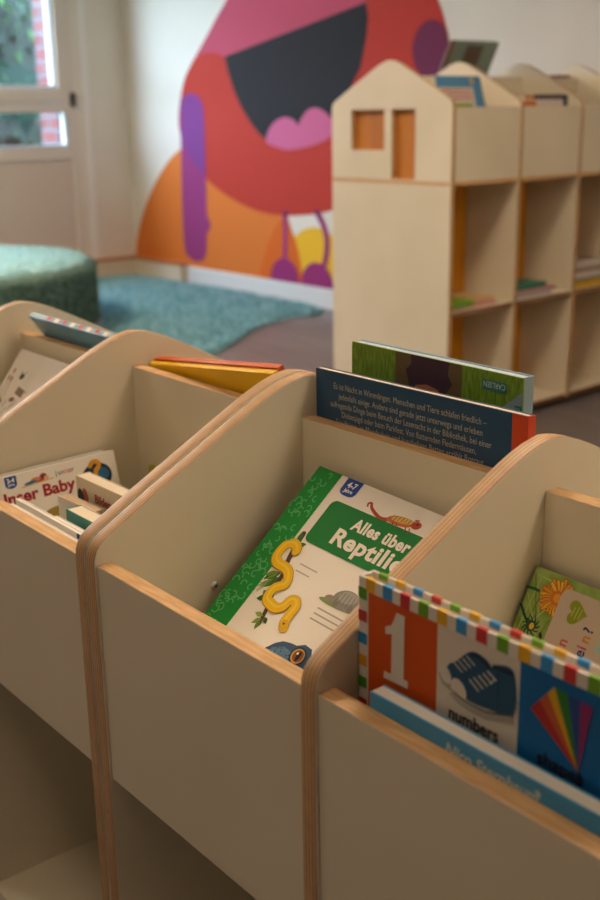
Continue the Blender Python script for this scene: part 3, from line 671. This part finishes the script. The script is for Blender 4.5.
wb('infill_panel', (x0 + .02, WY0 + .06, WZ0), (x1 - .016, 3.572, .185), flat('#cdbfb0', .5), .002)
wb('mullion', (x0, 1.46, .262), (x1, 1.53, WZ1 - .06), fw)
for ya, yb_, tag_ in ((2.67, 3.572, 'r'), (1.53, 2.60, 'm'), (WY0 + .06, 1.46, 'l')):
    # upper sash
    za, zb_ = .592, WZ1 - .063
    wb('sash_rail', (x0 + .01, ya + .003, za), (x1 + .012, yb_ - .003, za + .088), fw); wb('sash_rail', (x0 + .01, ya + .003, zb_ - .085), (x1 + .012, yb_ - .003, zb_), fw)
    wb('sash_stile', (x0 + .01, ya + .003, za + .088), (x1 + .012, ya + .085, zb_ - .085), fw); wb('sash_stile', (x0 + .01, yb_ - .085, za + .088), (x1 + .012, yb_ - .003, zb_ - .085), fw)
    wh = flat('#c9c8c8', .4)
    wb('glazing_bead', (x0 + .02, ya + .085, za + .088), (x1 - .01, yb_ - .085, za + .112), wh, .002); wb('glazing_bead', (x0 + .02, yb_ - .112, za + .112), (x1 - .01, yb_ - .085, zb_ - .085), wh, .002)
    wb('glass_pane', (x0 + .035, ya + .085, za + .112), (x0 + .041, yb_ - .112, zb_ - .085), GLASS, 0)
    wb('glazing_bead', (x0 + .02, ya, .262), (x1 - .01, yb_, .290), wh, .002); wb('glazing_bead', (x0 + .02, yb_ - .045, .290), (x1 - .01, yb_, .520), wh, .002)
    wb('glass_pane', (x0 + .035, ya, .290), (x0 + .041, yb_ - .045, .520), GLASS, 0)
o = wb('hinge', (x1 + .0005, 3.585, .555), (x1 + .026, 3.618, .655), flat('#3c3836', .4)); o['label'] = 'dark metal hinge'
sbox('trim_3', (XW + .0005, 3.690, FL + .151), (XW + .016, 3.745, ZC - .001), flat('#e6e1da', .4), .003)
# skirting
sbox('baseboard_back', (-5.88, YW - .018, FL + .0005), (XR - .001, YW - .0005, FL + .128), flat('#d9d8d6', .4), .004)
def coped(name, lo, hi):
    bm = bmesh.new(); bx(bm, lo, (hi[0], hi[1], hi[2] - .018), 0)
    bx(bm, (lo[0], lo[1] - (.006 if hi[0] - lo[0] > hi[1] - lo[1] else 0), hi[2] - .018), (hi[0] + (.006 if hi[0] - lo[0] < hi[1] - lo[1] else 0), hi[1], hi[2]), 1)
    return struct(from_bm(name, bm, [flat('#d3c6b0', .5), flat('#b0764a', .5)], None, bevel=.003))
coped('baseboard_left', (XW + .0005, YF + .01, FL + .0005), (XW + .07, YW - .075, FL + .150))
coped('trim_2', (XW + .0005, YW - .07, FL + .0005), (-5.885, YW - .0005, FL + .150))

# ------------------------------------------------------------------ mural (painted shapes on the wall; local x along the wall, y up, z out)
MO = Vector((XW, YW, 0))
mural = thing('wall_mural', 'painted wall mural of a singing red creature with a wide open mouth', 'mural', Matrix.Translation(Vector((XW, YW - .0006, FL + .13))) @ Matrix.Rotation(PI / 2, 4, 'X'))
_layer = [0.0]
def mshape(name, build):
    a_ = Art(z=_layer[0], step=.0002); build(a_); _layer[0] = a_.z + .0003
    a_.v = [(x - XW, z - (FL + .13), d) for x, z, d in a_.v]
    return a_.build(name, mural)
def spl(pts, k=6, closed=True):
    out = []; n = len(pts)
    for i in range(n if closed else n - 1):
        g_ = lambda j: pts[j % n] if closed else pts[min(max(j, 0), n - 1)]
        p0, p1, p2, p3 = g_(i - 1), g_(i), g_(i + 1), g_(i + 2)
        for j in range(k):
            t = j / k
            out.append(tuple(.5 * (2 * p1[q] + (p2[q] - p0[q]) * t + (2 * p0[q] - 5 * p1[q] + 4 * p2[q] - p3[q]) * t * t + (3 * p1[q] - p0[q] - 3 * p2[q] + p3[q]) * t ** 3) for q in (0, 1)))
    if not closed: out.append(pts[-1])
    return out
zb0 = FL + .131
MUR = lambda h: flat(h, .8, .2)
mshape('orange_hill', lambda a_: a_.poly(spl([(-6.615, zb0), (-6.60, -.48), (-6.53, -.32), (-6.392, -.119), (-6.173, .097), (-5.934, .243), (-5.60, .32), (-5.2, .27), (-4.90, .10), (-4.706, -.151), (-4.62, -.36), (-4.575, zb0)], closed=False), MUR('#d5742f')))
mshape('yellow_sun', lambda a_: a_.ell(-4.42, -.62, .37, .41, MUR('#e6b22a'), n=32, a0=.1, a1=PI - .1))
mshape('dark_orange_bump', lambda a_: a_.poly(spl([(-5.02, zb0), (-4.99, -.50), (-4.911, -.345), (-4.83, -.235), (-4.736, -.175), (-4.66, -.24), (-4.60, -.36), (-4.56, -.50), (-4.55, zb0)], closed=False), MUR('#d2641f')))
BODY = spl([(-5.30, 1.20), (-5.561, .973), (-5.797, .762), (-5.887, .60), (-5.925, .43), (-5.88, .29), (-5.757, .165), (-5.557, .025), (-5.23, -.095), (-4.916, -.150), (-4.56, -.143), (-4.22, -.085), (-3.85, .07), (-3.53, .34), (-3.345, .60), (-3.300, .80), (-3.335, .94), (-3.41, 1.08), (-3.6, 1.30), (-4.0, 1.50), (-4.5, 1.55), (-5.0, 1.42)])
mshape('red_body', lambda a_: a_.poly(BODY, MUR('#b5382a')))
mshape('pink_lip', lambda a_: a_.poly([(-5.30, 1.20), (-5.561, .973), (-5.690, .855)] + spl([(-5.600, .884), (-5.467, .888), (-5.338, .854)], closed=False) + [(-3.950, 1.082), (-3.94, 1.30), (-4.3, 1.50), (-4.6, 1.53), (-5.0, 1.40)], MUR('#b84a5e')))
mshape('black_mouth', lambda a_: a_.poly([(-5.338, .854), (-5.30, .75), (-5.24, .63), (-5.165, .526), (-5.07, .43), (-4.98, .36), (-4.886, .305), (-4.75, .30), (-4.4, .32), (-4.27, .45), (-4.096, .607), (-3.997, .73), (-3.945, .900), (-3.93, 1.0), (-3.950, 1.083)], MUR('#2b2728')))
mshape('pink_tongue', lambda a_: a_.poly(spl([(-4.905, .310), (-4.875, .385), (-4.80, .44), (-4.70, .462), (-4.62, .445), (-4.575, .415), (-4.54, .455), (-4.47, .505), (-4.382, .513), (-4.30, .48), (-4.24, .43), (-4.25, .35), (-4.44, .290), (-4.665, .262), (-4.80, .278)]), MUR('#c46288')))
def arm(a_):
    pts = [(-5.89, .545), (-5.865, .595), (-5.81, .630), (-5.735, .632), (-5.66, .605), (-5.615, .555), (-5.60, .45), (-5.61, .0), (-5.615, -.20), (-5.585, -.235), (-5.58, -.29), (-5.625, -.335), (-5.635, -.43), (-5.66, -.50), (-5.72, -.535), (-5.80, -.54), (-5.87, -.515), (-5.915, -.46), (-5.925, -.2), (-5.91, .2)]
    a_.poly(spl(pts, 4), MUR('#93386f'))
mshape('purple_arm', arm)
mshape('arm_overlap', lambda a_: a_.poly([(-5.885, .545), (-5.862, .590), (-5.81, .622), (-5.735, .625), (-5.665, .600), (-5.622, .55), (-5.61, .40), (-5.615, .06), (-5.70, .120), (-5.80, .19), (-5.875, .29), (-5.90, .40)], MUR('#7c3c7e')))
mshape('leg', lambda a_: a_.smooth([(-4.720, -.135), (-4.725, -.30), (-4.733, -.50)], .045, MUR('#a03a6c')))
mshape('leg', lambda a_: a_.smooth([(-4.400, -.115), (-4.335, -.20), (-4.305, -.29), (-4.315, -.38), (-4.353, -.49)], .045, MUR('#93306a')))
for cx, rx in ((-4.737, .150), (-4.405, .160)):
    mshape('foot', lambda a_: a_.ell(cx, zb0, rx, .155, MUR('#93306a'), n=24, a0=0, a1=PI))
mshape('purple_cheek', lambda a_: a_.ell(-3.435, .805, .135, .150, MUR('#6e2a48'), n=28))

# ------------------------------------------------------------------ pouf and rug
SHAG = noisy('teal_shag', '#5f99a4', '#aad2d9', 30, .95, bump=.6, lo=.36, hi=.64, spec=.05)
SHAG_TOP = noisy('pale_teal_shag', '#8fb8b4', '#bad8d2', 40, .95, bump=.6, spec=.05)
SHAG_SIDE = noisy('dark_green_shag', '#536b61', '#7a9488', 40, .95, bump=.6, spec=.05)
PCX, PCY, PR, PH = -5.30, 1.90, .93, .385
RUGZ = FL + .012
def tufts(bm, n, pick, l, w, mi=0):
    for i in range(n):
        p, nr = pick(); d = (Vector(nr) + Vector((random.gauss(0, .5), random.gauss(0, .5), random.gauss(0, .3)))).normalized()
        s_ = d.cross(Vector((.3, .7, .64))).normalized() * w; t_ = d.cross(s_).normalized() * w; ll = l * random.uniform(.6, 1.2)
        vs = [bm.verts.new(Vector(p) + s_), bm.verts.new(Vector(p) - s_ * .5 + t_), bm.verts.new(Vector(p) - s_ * .5 - t_), bm.verts.new(Vector(p) + d * ll)]
        for q in ((0, 1, 3), (1, 2, 3), (2, 0, 3)): bm.faces.new([vs[j] for j in q]).material_index = mi
pouf = thing('pouf', 'large round shaggy green pouf seat standing on the teal rug below the window', 'pouf', None, None, (PCX, PCY, RUGZ + .001))
prof = [(PR - .03, 0), (PR, .03), (PR, PH - .05), (PR - .012, PH - .02), (PR - .04, PH - .003), (PR - .075, PH)]
def ring_bm(prof, cap_top=False, n=96):
    bm = bmesh.new(); rings = []
    for r0, z in prof: rings.append([bm.verts.new((r0 * math.cos(2 * PI * i / n), r0 * math.sin(2 * PI * i / n), z)) for i in range(n)])
    for A, B_ in zip(rings, rings[1:]):
        for i in range(n): bm.faces.new((A[i], A[(i + 1) % n], B_[(i + 1) % n], B_[i]))
    if cap_top: bm.faces.new(rings[-1])
    return bm
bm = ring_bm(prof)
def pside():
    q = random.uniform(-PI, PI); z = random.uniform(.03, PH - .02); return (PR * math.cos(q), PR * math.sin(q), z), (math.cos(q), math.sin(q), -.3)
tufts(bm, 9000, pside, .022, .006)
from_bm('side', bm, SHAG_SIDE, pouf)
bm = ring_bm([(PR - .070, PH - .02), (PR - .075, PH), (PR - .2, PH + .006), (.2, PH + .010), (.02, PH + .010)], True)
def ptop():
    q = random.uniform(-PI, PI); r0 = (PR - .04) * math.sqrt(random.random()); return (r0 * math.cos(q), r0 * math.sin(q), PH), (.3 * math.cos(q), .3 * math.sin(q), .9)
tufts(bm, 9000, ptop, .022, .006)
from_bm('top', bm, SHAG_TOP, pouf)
# rug: free-form outline
RO = spl([(-6.50, 3.20), (-6.48, 3.88), (-6.10, 3.975), (-5.3, 4.02), (-4.55, 4.02), (-4.24, 3.96), (-4.17, 3.84), (-4.19, 3.66), (-4.14, 3.46), (-4.02, 3.24), (-3.86, 3.02), (-3.66, 2.74), (-3.50, 2.40), (-3.55, 1.90), (-3.80, 1.35), (-4.30, .85), (-5.0, .65), (-5.8, .72), (-6.35, 1.2), (-6.48, 2.2)])
bm = bmesh.new()
lo_ = [bm.verts.new((x, y, FL + .0005)) for x, y in RO]; hi_ = [bm.verts.new((x, y, RUGZ)) for x, y in RO]
bm.faces.new(hi_); n = len(RO)
for i in range(n): bm.faces.new((lo_[i], lo_[(i + 1) % n], hi_[(i + 1) % n], hi_[i]))
rug = tag(from_bm('rug', bm, SHAG, None), 'teal shag rug lying on the floor in the corner under the mural', 'rug')
def inside(x, y):
    c = False
    for i in range(n):
        (xa, ya), (xb, yb__) = RO[i], RO[i - 1]
        if (ya > y) != (yb__ > y) and x < (xb - xa) * (y - ya) / (yb__ - ya) + xa: c = not c
    return c
bm = bmesh.new(); pool = []
while len(pool) < 26000:
    x, y = random.uniform(-6.5, -3.45), random.uniform(1.7, 4.02)
    if inside(x, y) and math.hypot(x - PCX, y - PCY) > PR + .045: pool.append((x, y))
it = iter(pool)
def rpick():
    x, y = next(it); return (x, y, RUGZ - .004), (random.gauss(0, .35), random.gauss(0, .35), 1)
tufts(bm, len(pool), rpick, .034, .007)
pile = from_bm('pile', bm, SHAG, rug); pile['kind'] = 'stuff'

# ------------------------------------------------------------------ outside the window: shrub
bm = bmesh.new()
lm = [flat('#18321f', .5), flat('#203d25', .5), flat('#2f4f2a', .5), flat('#15291d', .6), flat('#4a7040', .5)]
def shrub_leaf():
    while True:
        p = Vector((random.uniform(-1, 1), random.uniform(-1, 1), random.uniform(-1, 1)))
        if .45 < p.length < 1: break
    c = Vector((-8.9 + p.x * 1.1, 4.6 + p.y * 2.6, .75 + p.z * 2.0))
    if c.z < FL + .05: return
    q = Matrix.Rotation(random.uniform(0, 6.28), 3, 'Z') @ Matrix.Rotation(random.uniform(.2, 1.5), 3, 'Y')
    l = random.uniform(.07, .16); w_ = l * .28
    vs = [bm.verts.new(c + q @ Vector(v)) for v in ((0, 0, 0), (l * .4, w_, .01), (l, 0, -.02), (l * .4, -w_, .01))]
    f = bm.faces.new(vs); f.material_index = random.choice([0, 0, 1, 1, 2, 3, 3, 3, 4])
for i in range(12000): shrub_leaf()
r_ = bmesh.ops.create_icosphere(bm, subdivisions=4, radius=1)
for v in r_['verts']:
    k_ = random.uniform(.70, .82); v.co = Vector((-8.9 + v.co.x * 1.1 * k_, 4.6 + v.co.y * 2.6 * k_, max(.75 + v.co.z * 2.0 * k_, FL + .05)))
for f in {f for v in r_['verts'] for f in v.link_faces}: f.material_index = 3
me = bpy.data.meshes.new('foliage'); bm.to_mesh(me); bm.free()
shrub = thing('shrub', 'dense green shrub growing outside behind the window panes', 'shrub', None, None, (-9.0, 4.3, FL))
fo = link('foliage', me, lm, shrub, (9.0, -4.3, -FL))
bm = bmesh.new()
for k in range(7):
    q = k * .9; bmesh.ops.create_cone(bm, segments=8, radius1=.03, radius2=.012, depth=1.3, cap_ends=True, matrix=Matrix.Rotation(q, 4, 'Z') @ Matrix.Rotation(.45, 4, 'Y') @ Matrix.Translation((0, 0, .65)))
from_bm('stems', bm, flat('#4a3a2c', .8), shrub)
sbox('ground', (-16, -6, FL - .15), (XW - .101, 14, FL - .06), noisy('lawn', '#4a6a34', '#5f8040', 20, .9))

# ------------------------------------------------------------------ lamps: flat ceiling panels (above the frame), camera-side pair added as fill
LAMPS = [(-.75, 1.25, 1.0), (-4.4, .7, 2.5), (1.7, 1.2, .75), (.2, -.75, .25), (-2.1, -.9, .36)]
LS = 11.0
for k, (x, y, s_) in enumerate(LAMPS):
    names = ['over the gap behind the near troughs', 'over the rug side of the room', 'over the right side behind the troughs', 'added as fill over the camera side on the right', 'added as fill over the camera side on the left']
    l_ = thing('ceiling_lamp', 'square white ceiling lamp ' + names[k], 'ceiling lamp', None, 'ceiling lamps', (x, y, ZC - .001))
    box('housing', (-.33, -.33, -.05), (.33, .33, 0), [flat('#dddddd', .5)], l_)
    box('diffuser', (-.30, -.30, -.056), (.30, .30, -.0505), [glow('lamp_glow_%d' % k, '#ffe4c6', LS * s_)], l_)

# daylight through the window
w = bpy.data.worlds.new('sky'); SC.world = w; w.use_nodes = True
bg = w.node_tree.nodes['Background']; bg.inputs[0].default_value = (.52, .73, 1.0, 1); bg.inputs[1].default_value = 7.5
for pn, ya_, yb2, za_ in (('portal_of_window_1', WY0, WY1, .2),):
    pl = bpy.data.lights.new(pn, 'AREA'); pl.shape = 'RECTANGLE'; pl.size = WZ1 - za_; pl.size_y = yb2 - ya_
    pl.cycles.is_portal = True
    po = bpy.data.objects.new(pn, pl); COL.objects.link(po); po.location = (XW - .09, (ya_ + yb2) / 2, (WZ1 + za_) / 2)
    po.rotation_euler = (0, -PI / 2, 0)

# ------------------------------------------------------------------ camera
F_, YAW, PIT, ROL = 1109.757, math.radians(39.2884), math.radians(16.835), math.radians(-.9174)
fv = Vector((-math.cos(YAW) * math.cos(PIT), math.sin(YAW) * math.cos(PIT), -math.sin(PIT)))
rv = fv.cross(Vector((0, 0, 1))).normalized(); uv_ = rv.cross(fv)
r2 = rv * math.cos(ROL) + uv_ * math.sin(ROL); u2 = -rv * math.sin(ROL) + uv_ * math.cos(ROL)
cam = bpy.data.cameras.new('camera'); co = bpy.data.objects.new('camera', cam); COL.objects.link(co)
mm = Matrix((r2, u2, -fv)).transposed().to_4x4(); mm.translation = Vector((1.03362, -.54665, .47855)); co.matrix_world = mm
cam.sensor_fit = 'VERTICAL'; cam.sensor_height = 36; cam.sensor_width = 24; cam.lens = F_ * 36 / 900; cam.clip_start = .02
cam.dof.use_dof = True; cam.dof.focus_distance = 1.22; cam.dof.aperture_fstop = 5.0
SC.camera = co

# lift everything so that the floor is at height zero
for o in list(COL.objects):
    if o.parent is None: o.location.z += -FL
SC.view_settings.view_transform = 'Standard'; SC.view_settings.look = 'None'; SC.view_settings.gamma = 1; SC.view_settings.use_curve_mapping = False
SC.view_settings.exposure = 1.65
